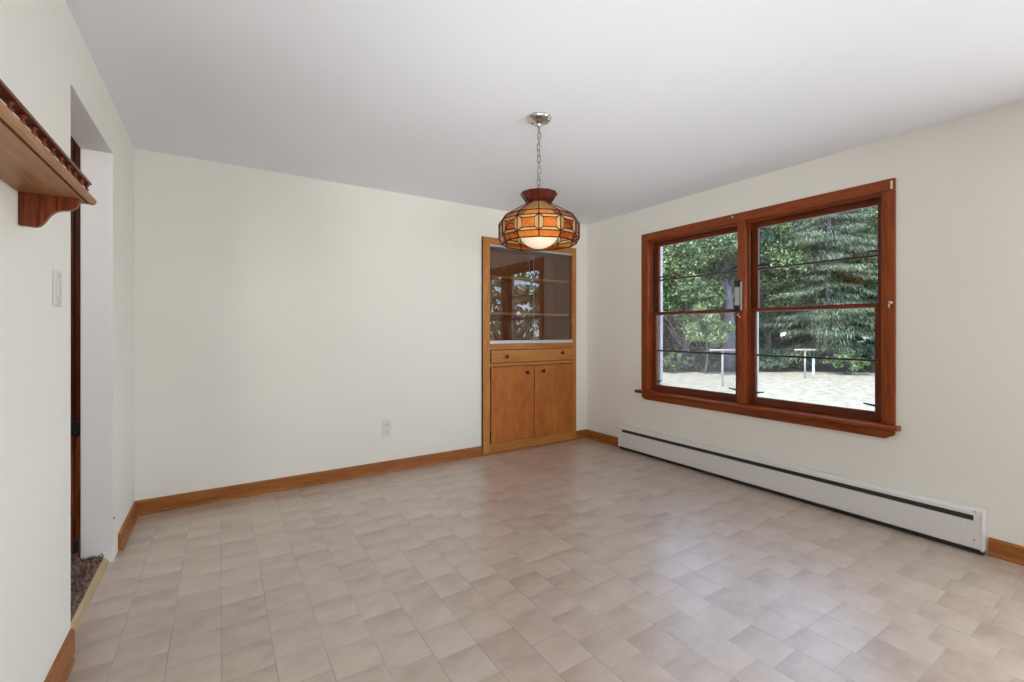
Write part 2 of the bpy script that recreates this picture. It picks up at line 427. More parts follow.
# painted lining of the doorway
dl = MB()
dl.box(XL-.120, XL-.001, OY1-.004, OY1+.002, 0, OZ); dl.box(XL-.120, XL-.001, OY0, OY1-.004, OZ-.004, OZ+.002)
dl.box(XL-.120, XL-.001, OY0-.002, OY0+.003, 0, OZ)
o = struct(dl.build('trim_1', M['reveal']))
# white casing seen edge-on at the hall side of the doorway
c2 = MB(); c2.box(XL-.128, XL-.118, OY1-.004, OY1+.06, 0, OZ+.05)
c2.box(XL-.128, XL-.118, OY0-.06, OY1+.06, OZ-.004, OZ+.06)
struct(c2.build('trim_2', M['white'], bevel=.003))
# hall beyond the doorway
struct(MB().box(-4.0, XL-.02, -2.6, 3.35, -.12, -.004).build('floor_hall', M['panel_red']))
hw = MB()
hy = 3.345
k = -3.9
while k < XL-.16:
    hw.box(k, min(k+.118, XL-.125), hy, hy+.02, .74, H); k += .12
hw.box(-4.0, XL-.118, hy+.02, hy+.06, 0, H)
struct(hw.build('wall_hall', M['panel_dark'], bevel=.004))
hw = MB(); k = -3.9
while k < XL-.16:
    hw.box(k, min(k+.118, XL-.125), hy-.006, hy+.019, .0, .66); k += .12
struct(hw.build('trim_3', M['panel_red'], bevel=.004))
struct(MB().box(-3.9, XL-.125, hy-.02, hy+.02, .66, .74).build('trim_4', M['black'], bevel=.004))
struct(MB().box(-4.1, -4.0, -2.6, 3.4, 0, H).build('wall_far_hall', M['wall']))
struct(MB().box(-4.0, XL-.118, -2.8, -2.6, 0, H).build('wall_near_hall', M['wall']))

# carpet pile: rumpled low shag, one uncountable stretch
cg = bpy.data.meshes.new('carpet')
nx, ny = 46, 110
xs = np.linspace(-1.5, XL-.034, nx); ys = np.linspace(1.6, hy-.008, ny)
gx, gy = np.meshgrid(xs, ys, indexing='ij')
gz = .042 + .008*np.sin(gx*31+gy*17) * np.sin(gy*23-gx*9) + rng.normal(0, .0035, gx.shape)
gz[-1, :] = .030
cv = np.stack([gx, gy, gz], -1).reshape(-1, 3)
cf = [(i*ny+j, (i+1)*ny+j, (i+1)*ny+j+1, i*ny+j+1) for i in range(nx-1) for j in range(ny-1)]
nt_ = 9000
tx = rng.uniform(-1.15, XL-.038, nt_); ty = rng.uniform(2.2, hy-.012, nt_); tz = np.full(nt_, .036)
ang = rng.uniform(0, 2*math.pi, nt_); hh = rng.uniform(.012, .028, nt_); ww = .0045
b0 = len(cv)
tv = np.stack([np.stack([tx-np.cos(ang)*ww, ty-np.sin(ang)*ww, tz], -1),
               np.stack([tx+np.cos(ang)*ww, ty+np.sin(ang)*ww, tz], -1),
               np.stack([tx+np.cos(ang+1.3)*.008, ty+np.sin(ang+1.3)*.008, tz+hh], -1)], 1).reshape(-1, 3)
cf += [(b0+3*i, b0+3*i+1, b0+3*i+2) for i in range(nt_)]
cv = np.concatenate([cv, tv])
cg.from_pydata(cv.tolist(), [], cf); cg.materials.append(M['carpet'])
carpet = bpy.data.objects.new('carpet', cg); COL.objects.link(carpet)
tag(carpet, 'brown shag carpet of the hall beyond the doorway', 'carpet', kind='stuff')
tag(MB().prism([(XL-.036, 0), (XL-.014, 0), (XL-.016, .008), (XL-.024, .022), (XL-.036, .032)], OY0+.004, OY1+.0, lambda u, v, t: (u, t, v))
    .build('threshold_strip', M['brass'], origin=(XL-.03, 2.75, 0)), 'thin brass threshold strip between brown carpet and tile floor', 'threshold strip')

# ------------------------------------------------------------------ baseboards (board and shoe moulding)
def bprof(hh=.095):
    return [(0, 0), (.024, 0), (.024, .008), (.021, .016), (.013, .022), (.013, hh-.012), (.008, hh-.003), (.004, hh), (0, hh)]
def baseboard(name, a, b, fn, mt): return struct(MB().prism(bprof(), a, b, fn).build(name, mt, smooth=False))
baseboard('baseboard_back', XL, 2.160, lambda u, v, t: (t, YB-u, v), M['base_x'])
baseboard('baseboard_corner', 3.361, XR, lambda u, v, t: (t, YB-u, v), M['base_x'])
baseboard('baseboard_right', 3.345, YB, lambda u, v, t: (XR-u, t, v), M['base_y'])
baseboard('baseboard_right_near', -2.6, .655, lambda u, v, t: (XR-u, t, v), M['base_y'])
baseboard('baseboard_left', 3.30, YB, lambda u, v, t: (XL+u, t, v), M['base_y'])
bl = MB(); bl.prism([(0, 0), (.013, 0), (.013, .083), (.008, .092), (.004, .095), (0, .095)], -2.6, 2.352, lambda u, v, t: (XL+u, t, v))
# the end of the board is cut away at the top, the shoe stops short and is rounded
bl.prism([(.0131, 0), (.026, 0), (.026, .010), (.022, .019), (.0131, .025)], -2.6, 2.285, lambda u, v, t: (XL+u, t, v))
struct(bl.build('baseboard_left_near', M['base_y']))

# ------------------------------------------------------------------ window: casing, two double-hung units, storm frames
win = bpy.data.objects.new('window_1', None); COL.objects.link(win); win.location = (XR, 2.066, .60); win['_wo'] = (XR, 2.066, .60); struct(win)
CX = XR-.02
MB().box(CX, XR+.005, 1.060, 3.070, 2.107, 2.180).build('head_casing', M['win_y'], win, bevel=.005)
MB().box(CX, XR+.005, 1.060, 1.130, .637, 2.107).build('side_casing', M['win_z'], win, bevel=.005)
MB().box(CX, XR+.005, 2.991, 3.070, .637, 2.107).build('side_casing', M['win_z'], win, bevel=.005)
MB().box(CX-.002, XR+.13, 2.014, 2.076, .637, 2.107).build('mullion', M['win_z'], win, bevel=.004)
# stool with rounded nose
pr = [(XR+.10, .605), (XR+.10, .637), (CX-.030, .637), (CX-.040, .632), (CX-.043, .622), (CX-.040, .612), (CX-.030, .607)]
MB().prism(pr, 1.035, 3.118, lambda u, v, t: (u, t, v)).build('stool', M['win_y'], win)
ap = [(1.062, .606), (3.068, .606), (3.068, .580), (3.055, .560), (3.020, .547), (1.110, .547), (1.062, .575)]
MB().prism(ap, CX, XR+.002, lambda u, v, t: (t, u, v)).build('apron', M['win_y'], win, bevel=.003)
jb = MB(); jb.box(XR, XR+.13, 2.990, 3.010, .60, 2.125); jb.box(XR, XR+.13, 1.110, 1.131, .60, 2.125)
jb.build('jamb', M['win_z'], win)
MB().box(XR, XR+.13, 1.131, 2.990, 2.104, 2.125).build('head_jamb', M['win_y'], win)
def sash(y0, y1, z0, z1, x, stile, top, bottom, mz, hazed=False):
    t = .032
    s = MB(); s.box(x, x+t, y0, y0+stile, z0, z1); s.box(x, x+t, y1-stile, y1, z0, z1)
    so = s.build('sash', M['sash_z'], win, bevel=.004)
    r = MB(); r.box(x+.001, x+t-.001, y0+stile, y1-stile, z0, z0+bottom); r.box(x+.001, x+t-.001, y0+stile, y1-stile, z1-top, z1)
    # glazing bead step
    r.build('rail', M['sash_y'], so, bevel=.003)
    g = MB(); g.box(x+.015, x+.018, y0+stile-.004, y1-stile+.004, z0+bottom-.004, z1-top+.004)
    g.build('pane', M['pane_hazed'] if hazed else M['pane'], so)
    mu = MB(); mu.box(x+.008, x+.026, y0+stile, y1-stile, mz-.007, mz+.007)
    mu.build('muntin', M['muntin'], so, bevel=.003)
    return so, (y0+stile, y1-stile)
def clip(so, x, y, z, d, tilt):
    """short black slide latch reaching in from the side of the pane"""
    c = MB(); L_ = .062
    c.tube([(x, y, z), (x-.004, y+d*L_*.4, z+tilt*.4), (x-.008, y+d*L_, z+tilt)], [.0075, .0065, .005], 6)
    c.build('slide_latch', M['black'], so, smooth=True)
for (a, b_) in ((2.076, 2.990), (1.131, 2.014)):
    so, (g0, g1) = sash(a, b_, 1.378, 2.104, XR+.080, .050, .052, .030, 1.722)
    clip(so, XR+.094, g1, 1.747, -1, .010); clip(so, XR+.094, g0, 1.752, 1, .002)
    so, (g0, g1) = sash(a, b_, .637, 1.408, XR+.040, .052, .028, .062, 1.032, hazed=(a > 2))
    clip(so, XR+.054, g1, .732, -1, .010); clip(so, XR+.054, g0, .736, 1, .010)
    # dark hand groove in the lower rail near the sash corner
    gd = MB(); gd.box(XR+.0385, XR+.0405, a+.075, a+.19, .660, .668); gd.build('finger_groove', M['black'], so)
    # parting stop between the two sash tracks and the dark jamb slot
    st = MB(); st.box(XR+.026, XR+.039, b_-.014, b_-.0005, .637, 2.104); st.box(XR+.026, XR+.039, a+.0005, a+.014, .637, 2.104)
    st.build('stop_bead', M['win_z'], win, bevel=.002)
    ts = MB(); ts.box(XR+.044, XR+.074, b_-.004, b_-.0006, 1.41, 2.035); ts.build('jamb_slot', M['black'], win)
    hs = MB(); hs.box(XR+.020, XR+.034, a+.001, b_-.001, 2.090, 2.1038); hs.box(XR+.002, XR+.012, a+.001, b_-.001, 2.096, 2.1038)
    hs.build('head_stop', M['win_y'], win, bevel=.002)
    sf = MB(); X0, X1 = XR+.125, XR+.165
    wl_, wr_ = (.012, .035) if a > 2 else (.035, .012)
    sf.box(X0, X1, a, a+wl_, .62, 2.12); sf.box(X0, X1, b_-wr_, b_, .62, 2.12)
    sf.box(X0, X1, a+wl_, b_-wr_, 2.078, 2.12); sf.box(X0, X1, a+wl_, b_-wr_, .62, .680)
    sf.build('storm_frame', M['storm'], win, bevel=.003)
# exterior sill, casing between the units
MB().box(XR+.10, XR+.24, 1.09, 3.03, .585, .622).build('outer_sill', M['storm'], win, bevel=.004)

# small hardware on the window
t = thing('window_thermometer', 'narrow upright grey plate with black ends on the window mullion', 'thermometer', (CX-.002, 2.068, 1.376))
MB().box(CX-.013, CX-.0015, 2.042, 2.096, 1.376, 1.632).build('back_plate', M['black'], t, bevel=.003)
MB().box(CX-.020, CX-.0125, 2.050, 2.088, 1.432, 1.578).build('face', M['grey'], t, bevel=.002)
for a, b_ in ((1.384, 1.428), (1.582, 1.626)):
    MB().box(CX-.022, CX-.0125, 2.046, 2.092, a, b_).build('end_block', M['black'], t, bevel=.003)
MB().box(CX-.016, CX-.0015, 2.036, 2.043, 1.39, 1.62).build('edge_strip', M['alu'], t, bevel=.001)
sc_ = MB(); sc_.lathe([(.001, -.016), (.007, -.013), (.008, -.006), (.004, 0)], (CX-.002, 2.066, 1.356), 12, axis='x')
sc_.lathe([(.001, -.014), (.0055, -.011), (.006, -.005), (.003, 0)], (CX-.002, 2.052, 1.338), 12, axis='x')
tag(sc_.build('screw_knob', M['plate'], origin=(CX-.002, 2.066, 1.35), smooth=True), 'tiny white knob just below the grey plate on the mullion', 'knob')
t = thing('window_hook', 'small metal hook on the right side of the window casing', 'hook', (CX, 1.082, 1.40))
MB().lathe([(.001, -.010), (.010, -.008), (.013, -.003), (.013, 0)], (CX, 1.082, 1.402), 14, axis='x').build('rosette', M['chrome'], t, smooth=True)
MB().tube([(CX-.006, 1.082, 1.398), (CX-.022, 1.082, 1.394), (CX-.030, 1.082, 1.380), (CX-.024, 1.082, 1.366), (CX-.014, 1.082, 1.368)], .0038, 8).build('hook_arm', M['chrome'], t, smooth=True)
t = tag(MB().box(CX-.004, CX+.001, 1.071, 1.081, 2.112, 2.163).build('curtain_clip', M['chip'], origin=(CX, 1.076, 2.14), bevel=.001),
        'small white clip at the top right corner of the window casing', 'clip')
v_ = MB(); v_.tube([(CX-.004, 2.124, 2.165), (CX-.010, 2.114, 2.148), (CX-.004, 2.108, 2.162)], .0028, 6)
tag(v_.build('cup_hook', M['chip'], origin=(CX, 2.114, 2.155), smooth=True), 'tiny white hook on the head casing above the mullion', 'hook')

# ------------------------------------------------------------------ built-in hutch
hu = thing('built_in_hutch', 'honey brown built-in hutch recessed in the back wall by the corner', 'hutch', (2.76, YB, 0))
F0, F1 = YB-.022, YB+.012
HX0, HX1, GX0, GX1, HT = 2.162, 3.359, 2.241, 3.312, 2.150
fr = MB()
for a, b_ in ((HX0, GX0), (GX1, HX1)):
    MB().box(a, b_, F0, F1, 0, HT).build('stile', M['hutch_z'], hu, bevel=.003)
for a, b_ in ((2.082, HT), (1.035, 1.096), (.866, .900), (0, .105)):
    MB().box(GX0, GX1, F0+.0005, F1, a, b_).build('rail', M['hutch_x'], hu, bevel=.003)
MB().prism([(0, 0), (.016, 0), (.016, .006), (.012, .014), (0, .018)], HX0, HX1, lambda u, v, t: (t, F0-u, v)).build('shoe_moulding', M['base_x'], hu)
MB().box(HX0-.006, HX0, F0+.004, F1, 0, HT).build('edge_shade', M['bronze'], hu)  # dark strip put in for the shade of the gap beside the stile
D = YB+.335
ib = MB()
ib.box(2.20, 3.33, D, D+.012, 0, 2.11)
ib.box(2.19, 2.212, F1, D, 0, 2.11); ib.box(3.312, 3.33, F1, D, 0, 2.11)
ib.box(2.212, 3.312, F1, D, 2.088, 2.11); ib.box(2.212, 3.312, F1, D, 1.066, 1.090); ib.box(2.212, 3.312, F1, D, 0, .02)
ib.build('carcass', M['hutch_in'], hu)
for z in (1.402, 1.776):
    MB().box(2.213, 3.311, YB+.050, D-.001, z-.011, z+.011).build('shelf', M['hutch_x'], hu, bevel=.003)
# sliding glass, upper and lower tracks
tk = MB(); tk.box(GX0, GX1, F0+.004, F1+.02, 1.090, 1.126); tk.box(GX0, GX1, F0+.003, F1+.02, 1.085, 1.094)
tk.build('lower_track', M['alu'], hu, bevel=.003)
MB().box(GX0, GX1, F0+.006, F1+.02, 2.066, 2.083).build('upper_track', M['alu'], hu, bevel=.002)
MB().box(2.243, 2.785, YB-.002, YB+.0015, 1.124, 2.068).build('glass_door', M['hutch_glass'], hu)
MB().box(2.738, 3.310, YB+.009, YB+.0125, 1.124, 2.068).build('glass_door', M['hutch_glass'], hu)
eg = MB(); eg.box(2.7852, 2.7875, YB-.0022, YB+.0017, 1.124, 2.068); eg.box(2.7357, 2.7378, YB+.0088, YB+.0127, 1.124, 2.068)
eg.build('glass_edge', M['grey'], hu)
def knob(x, z, parent, y):
    k = MB(); k.lathe([(.008, 0), (.007, -.012), (.012, -.016), (.018, -.023), (.018, -.029), (.012, -.036), (.002, -.038)], (x, y, z), 16, axis='y')
    return k.build('knob', M['bronze'], parent, smooth=True)
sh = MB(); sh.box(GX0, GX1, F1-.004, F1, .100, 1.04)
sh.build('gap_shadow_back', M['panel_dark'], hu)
dr = MB().box(GX0+.008, GX1-.008, F0-.010, F0+.012, .905, 1.030).build('drawer', M['hutch_x'], hu, bevel=.004)
knob(2.422, .967, dr, F0-.010); knob(3.135, .985, dr, F0-.010)
d1 = MB().box(GX0+.008, 2.768, F0-.010, F0+.012, .110, .861).build('door', M['hutch_door'], hu, bevel=.004)
knob(2.672, .795, d1, F0-.010)
d2 = MB().box(2.776, GX1-.004, F0-.010, F0+.012, .110, .861).build('door', M['hutch_door'], hu, bevel=.004)
knob(2.880, .800, d2, F0-.010)
for d_, x in ((d1, GX0+.003),):
    for z in (.20, .77):
        MB().lathe([(.004, -.026), (.0055, -.024), (.0055, .024), (.004, .026)], (x, F0-.006, z), 10).build('hinge', M['bronze'], d_, smooth=True)

# ------------------------------------------------------------------ baseboard heater
ht = thing('baseboard_heater', 'long white baseboard heater with a dark slot below the window', 'heater', (XR, 2.0, 0))
Y0, Y1 = .665, 3.338
HF = XR-.062
pr = [(XR-.001, .028), (HF+.006, .028), (HF, .036), (HF, .178), (HF+.012, .180), (HF+.012, .208), (HF+.002, .210), (HF+.004, .228), (HF+.014, .240), (XR-.001, .243)]
MB().prism(pr, Y0+.008, Y1-.008, lambda u, v, t: (u, t, v)).build('cover', M['white'], ht)
MB().box(HF+.0085, HF+.0125, Y0+.038, Y1-.045, .1805, .2075).build('slot', M['dark_slot'], ht)
for a, b_ in ((Y0+.008, Y0+.038), (Y1-.045, Y1-.008)):
    MB().box(HF-.0005, HF+.012, a, b_, .178, .2105).build('slot_end', M['white'], ht)
MB().box(HF+.012, XR-.002, Y0+.004, Y1-.004, .002, .028).build('base_shade', M['black'], ht)  # black filler standing for the shade below the cover
cp = [(XR-.001, .020), (HF+.004, .020), (HF-.004, .030), (HF-.004, .180), (HF-.002, .228), (HF+.008, .242), (XR-.001, .246)]
for a, b_ in ((Y0, Y0+.012), (Y1-.012, Y1)):
    MB().prism(cp, a, b_, lambda u, v, t: (u, t, v)).build('end_cap', M['white'], ht, bevel=.003)
jn = MB(); jn.box(HF-.0012, HF+.001, Y0+.088, Y0+.0895, .034, .176); jn.build('panel_seam', M['plate_cream'], ht)
for (y, z) in ((.70, .075), (.70, .232)):
    MB().lathe([(.001, -.003), (.005, -.0015), (.005, .001)], (HF - (.0 if z < .2 else -.004), y, z), 10, axis='x').build('screw', M['grey'], ht, smooth=True)

# ------------------------------------------------------------------ outlets, switch plate
def outlet(name, label, origin, ax, mt, slotm, w_, h_, grp=None):
    """ax: 'y' faces the room from the back wall, 'x' from the right wall"""
    t = thing(name, label, 'outlet', origin, grp)
    ox, oy, oz = origin
    def bx(u0, u1, d0, d1, z0, z1, nm, m_, par, bev=.0015):
        q = MB()
        if ax == 'y': q.box(ox+u0, ox+u1, oy-d1, oy-d0, oz+z0, oz+z1)
        else: q.box(ox-d1, ox-d0, oy+u0, oy+u1, oz+z0, oz+z1)
        return q.build(nm, m_, par, bevel=bev)
    bx(-w_/2, w_/2, 0, .007, -h_/2, h_/2, 'cover_plate', mt, t, .003)
    for s in (-1, 1):
        f = bx(-.018, .018, .0068, .010, s*.030-.016, s*.030+.016, 'receptacle', mt, t)
        q = MB()
        for dx in (-.009, .007):
            if ax == 'y': q.box(ox+dx-.0016, ox+dx+.0016, oy-.0108, oy-.0098, oz+s*.030-.004, oz+s*.030+.008)
            else: q.box(ox-.0108, ox-.0098, oy+dx-.0016, oy+dx+.0016, oz+s*.030-.004, oz+s*.030+.008)
        q.build('slot', slotm, f)
    return t
outlet('wall_outlet', 'white double outlet plate low on the back wall', (1.214, YB, .378), 'y', M['plate'], M['dark_slot'], .074, .138)
outlet('wall_outlet', 'painted over outlet on the right wall below the window', (XR, 2.375, .402), 'x', M['wall'], M['grey'], .066, .112)
t = thing('switch_plate', 'cream switch plate on the left wall beside the doorway', 'switch', (XL, 2.172, 1.375))
MB().box(XL, XL+.007, 2.130, 2.214, 1.312, 1.434).build('cover_plate', M['plate_cream'], t, bevel=.003)
MB().box(XL+.0065, XL+.0085, 2.166, 2.180, 1.348, 1.398).build('toggle_slot', M['reveal'], t, bevel=.001)
MB().box(XL+.008, XL+.0095, 2.171, 2.175, 1.350, 1.396).build('toggle', M['grey'], t)
for z in (1.328, 1.418):
    MB().lathe([(.004, .006), (.004, .008), (.001, .009)], (XL, 2.176, z), 10, axis='x').build('screw', M['grey'], t, smooth=True)
tag(MB().lathe([(.006, 0), (.005, .003), (.001, .004)], (XL+.0005, OY1+.012, .225), 10, axis='x').build('nail_head', M['black'], origin=(XL, OY1+.012, .225)),
    'dark nail head low on the wall end beside the doorway', 'nail')
t = tag(MB().box(XL-.150, XL-.128, OY1-.026, OY1-.010, .09, .155).build('door_bracket', M['black'], origin=(XL-.14, OY1-.012, .12), bevel=.003),
        'small black bracket at the foot of the hall door casing', 'bracket')

# ------------------------------------------------------------------ gallery shelf on the left wall
gs = thing('gallery_shelf', 'oak wall shelf with a small spindle gallery rail at left', 'shelf', (XL, 1.25, 1.618))
SY0, SY1, SX = .52, 1.892, -.323
ZB, ZT = 1.618, 1.642
# board with moulded front and end edges (rounded nose with a groove under it)
bd = MB()
bd.box(XL+.001, SX-.020, SY0+.02, SY1-.020, ZB, ZT)
bd.build('board', M['shelf_y'], gs, bevel=.001)
nose = [(-.020, ZB-.001), (-.019, ZB+.009), (-.0135, ZB+.009), (-.013, ZB-.001), (-.004, ZB+.001), (0, ZB+.008), (-.001, ZB+.016), (-.006, ZT-.003), (-.012, ZT), (-.020, ZT)]
ns = MB()
ns.prism(nose, SY0, SY1-.004, lambda u, v, t: (SX+u, t, v))
ns.prism(nose, XL+.001, SX-.010, lambda u, v, t: (t, SY1+u, v))
ns.build('edge_moulding', M['shelf_y'], gs, bevel=.0012)
# bracket: ogee profile board standing out from the wall
def bez(p0, p1, p2, p3, n=10):
    return [tuple((1-t)**3*a + 3*(1-t)**2*t*b + 3*(1-t)*t*t*c + t**3*d for a, b, c, d in zip(p0, p1, p2, p3)) for t in [i/n for i in range(n+1)]]
op = [(0, ZB), (0, ZB-.093), (.030, ZB-.095)]
op += bez((.036, ZB-.094), (.058, ZB-.086), (.056, ZB-.048), (.088, ZB-.040))
op += bez((.090, ZB-.0398), (.108, ZB-.037), (.124, ZB-.032), (.125, ZB-.010), 8)
op += [(.125, ZB)]
for yb in (1.818, .640):
    q = MB(); q.prism(op, yb, yb+.019, lambda u, v, t: (XL+.001+u, t, v))
    bo = q.build('bracket', M['shelf_z'], gs, bevel=.0012)
# gallery: rail on turned spindles
RX0, RX1 = SX-.032, SX-.008
MB().box(RX0, RX1, SY0+.03, SY1-.022, ZT+.031, ZT+.040).build('gallery_rail', M['rail_shaded'], gs, bevel=.0025)
sx = (RX0+RX1)/2
sp0 = MB().lathe([(.004, 0), (.0065, .001), (.0065, .004), (.0035, .007), (.003, .010), (.0066, .0155), (.003, .021), (.0035, .024), (.0065, .027), (.0065, .030), (.004, .0315)],
                 (sx, 1.867, ZT), 10).build('spindle', M['shelf_red'], gs, smooth=True)
for i in range(1, 20):
    c = sp0.copy(); c.location = (0, -.0668*i, 0); c.parent = gs; COL.objects.link(c)
# short return gallery at the end of the shelf
MB().box(XL+.004, RX0, SY1-.046, SY1-.022, ZT+.031, ZT+.040).build('gallery_return', M['shelf_red'], gs, bevel=.0025)

# ------------------------------------------------------------------ stained glass pendant
LX, LY = 1.528, 2.077
la = thing('pendant_lamp', 'amber and red stained glass pendant lamp hanging on a chain', 'lamp', (LX, LY, H))
MB().lathe([(.072, 0), (.072, -.006), (.068, -.014), (.055, -.022), (.035, -.028), (.018, -.032), (.012, -.040), (.010, -.052), (.003, -.054)], (LX, LY, H), 32).build('canopy', M['chrome'], la, smooth=True)
# chain
zt_, zb_ = H-.050, 2.022
n = 11; pitch = (zt_-zb_)/n
def link_mesh(zc, turn, dx):
    pts = []
    hl, r_ = pitch*.62, .0085
    for k in range(20):
        a = 2*math.pi*k/20
        px = r_*math.cos(a); pz = (hl-r_)*(1 if math.sin(a) > 0 else -1) + r_*math.sin(a)
        pts.append((LX+dx+px*math.cos(turn), LY+px*math.sin(turn), zc+pz))
    return MB().tube(pts, .0028, 6, closed=True)
for i in range(n):
    link_mesh(zt_-pitch*(i+.5), (i % 2)*math.pi/2 + .5, .003*math.sin(i*1.3)).build('chain_link', M['chain'], la, smooth=True)
MB().tube([(LX+.004*math.sin(i*1.1), LY+.004*math.cos(i*1.1), H-.045-(H-.045-1.95)*i/16) for i in range(17)], .0024, 6).build('cord', M['alu'], la, smooth=True)
# shade: twelve sided
A0 = math.atan2(-LY, -LX)
def P(k, r, z): a = A0 + k*math.pi/6; return Vector((LX+r*math.cos(a), LY+r*math.sin(a), z))
RINGS = dict(crown=(.103, 2.006), neck=(.066, 1.950), shoulder=(.206, 1.868), top=(.229, 1.838), mid=(.229, 1.754), rim=(.213, 1.722))
def band(name, r1, r2, mt, par):
    q = MB()
    for k in range(12):
        q.add([P(k, *RINGS[r1]), P(k+1, *RINGS[r1]), P(k+1, *RINGS[r2]), P(k, *RINGS[r2])], [(0, 1, 2, 3)])
    return q.build(name, mt, par)
shade = band('shade_shoulder', 'neck', 'shoulder', M['g_tan'], la)
band('shade_crown', 'crown', 'neck', M['g_red'], la)
band('upper_band', 'shoulder', 'top', M['g_amber'], la)
band('lower_band', 'mid', 'rim', M['g_amber'], la)
q = MB(); br = MB(); lead = MB()
for k in range(12):
    a, b_, c, d = P(k, *RINGS['top']), P(k+1, *RINGS['top']), P(k+1, *RINGS['mid']), P(k, *RINGS['mid'])
    def uv(u, v): return (a*(1-u)+b_*u)*(1-v) + (d*(1-u)+c*u)*v
    i0, i1, i2, i3 = uv(.2, .19), uv(.8, .19), uv(.8, .80), uv(.2, .80)
    MB().add([i0, i1, i2, i3], [(0, 1, 2, 3)]).build('square_panel', M['g_amber'], la)
    br.add([a, b_, c, d, i0, i1, i2, i3], [(0, 1, 5, 4), (1, 2, 6, 5), (2, 3, 7, 6), (3, 0, 4, 7)])
    R = .0032
    lead.tube([i0, i1, i2, i3], R, 6, closed=True)
    for e1, e2 in ((a, i0), (b_, i1), (c, i2), (d, i3), (a, d)): lead.tube([e1, e2], R, 6)
br.build('bevel_strips', M['g_cream'], la)
for nm, r_ in RINGS.items():
    lead.tube([P(k, *r_) for k in range(12)], .0028 if nm != 'rim' else .0035, 6, closed=True)
    for k in range(12): lead.lathe([(.001, -.003), (.0032, 0), (.001, .003)], P(k, *r_), 6)
ks = list(RINGS)
for n1, n2 in zip(ks[:-1], ks[1:]):
    if (n1, n2) == ('top', 'mid'): continue
    for k in range(12): lead.tube([P(k, *RINGS[n1]), P(k, *RINGS[n2])], .0032, 6)
lead.build('lead_came', M['lead'], la, smooth=True)
gp = []
for i in range(17):
    a = math.pi*i/16
    gp.append((max(.002, .122*math.sin(a)), -.118*math.cos(a)))
MB().lathe(gp, (LX, LY, 1.812), 32).build('globe', M['globe'], la, smooth=True)
MB().lathe([(.020, 1.925), (.020, 1.945), (.050, 1.95), (.052, 1.955), (.008, 1.962), (.008, 2.015), (.002, 2.018)], (LX, LY, 0), 16).build('socket_stem', M['chrome'], la, smooth=True)

# ------------------------------------------------------------------ yard outside
GZ = -1.5
def at(px, depth):
    a = math.radians(YAW); u = (px-512)/451.1
    return depth*(math.sin(a)+u*math.cos(a)), depth*(math.cos(a)-u*math.sin(a))
struct(MB().box(XR+.25, 260, -150, 200, GZ-.3, GZ).build('ground', M['yard']))
M['litter'] = plain('brown leaf litter', (.060, .062, .030), .95, var=.35, scale=1.5)
ff = MB(); e0, e1, e2, e3 = at(380, 29.6), at(1150, 29.6), at(1150, 150), at(380, 150)
ff.add([(e0[0], e0[1], GZ+.015), (e1[0], e1[1], GZ+.015), (e2[0], e2[1], GZ+.015), (e3[0], e3[1], GZ+.015)], [(0, 1, 2, 3)])
ff.add([(e0[0], e0[1], GZ-.02), (e1[0], e1[1], GZ-.02), (e2[0], e2[1], GZ-.02), (e3[0], e3[1], GZ-.02)], [(0, 1, 2, 3)])
struct(ff.build('ground_wood', M['litter'], fix=False))
struct(MB().box(XR+.03, XR+.20, -2.8, YB+.5, GZ-.2, -.02).build('foundation_wall', M['storm']))

def fast_mesh(name, quads, mats, extra=None):
    """quads: (n,4,3) leaf quads, extra: MB with trunk and branches"""
    n = len(quads); v = quads.reshape(-1, 3)
    me = bpy.data.meshes.new(name)
    me.vertices.add(len(v)); me.vertices.foreach_set('co', v.astype(np.float32).ravel())
    me.loops.add(4*n); me.loops.foreach_set('vertex_index', np.arange(4*n, dtype=np.int32))
    me.polygons.add(n); me.polygons.foreach_set('loop_start', np.arange(0, 4*n, 4, dtype=np.int32))
    me.polygons.foreach_set('loop_total', np.full(n, 4, dtype=np.int32))
    me.materials.append(mats); me.update(calc_edges=True); me.validate()
    return me
def link(name, me, parent, loc=(0, 0, 0)):
    o = bpy.data.objects.new(name, me); COL.objects.link(o); o.parent = parent; o.location = loc; return o

def leaf_quads(cent, size, normal_bias=None):
    n = len(cent)
    nr = rng.normal(size=(n, 3))
    if normal_bias is not None: nr = nr*.75 + normal_bias
    nr /= np.linalg.norm(nr, axis=1, keepdims=True)
    t = rng.normal(size=(n, 3)); t -= nr*(t*nr).sum(1, keepdims=True); t /= np.linalg.norm(t, axis=1, keepdims=True)
    b_ = np.cross(nr, t)
    s = rng.uniform(.6, 1.3, (n, 1))*size
    return np.stack([cent - t*s, cent + b_*s*.55, cent + t*s, cent - b_*s*.55], 1)

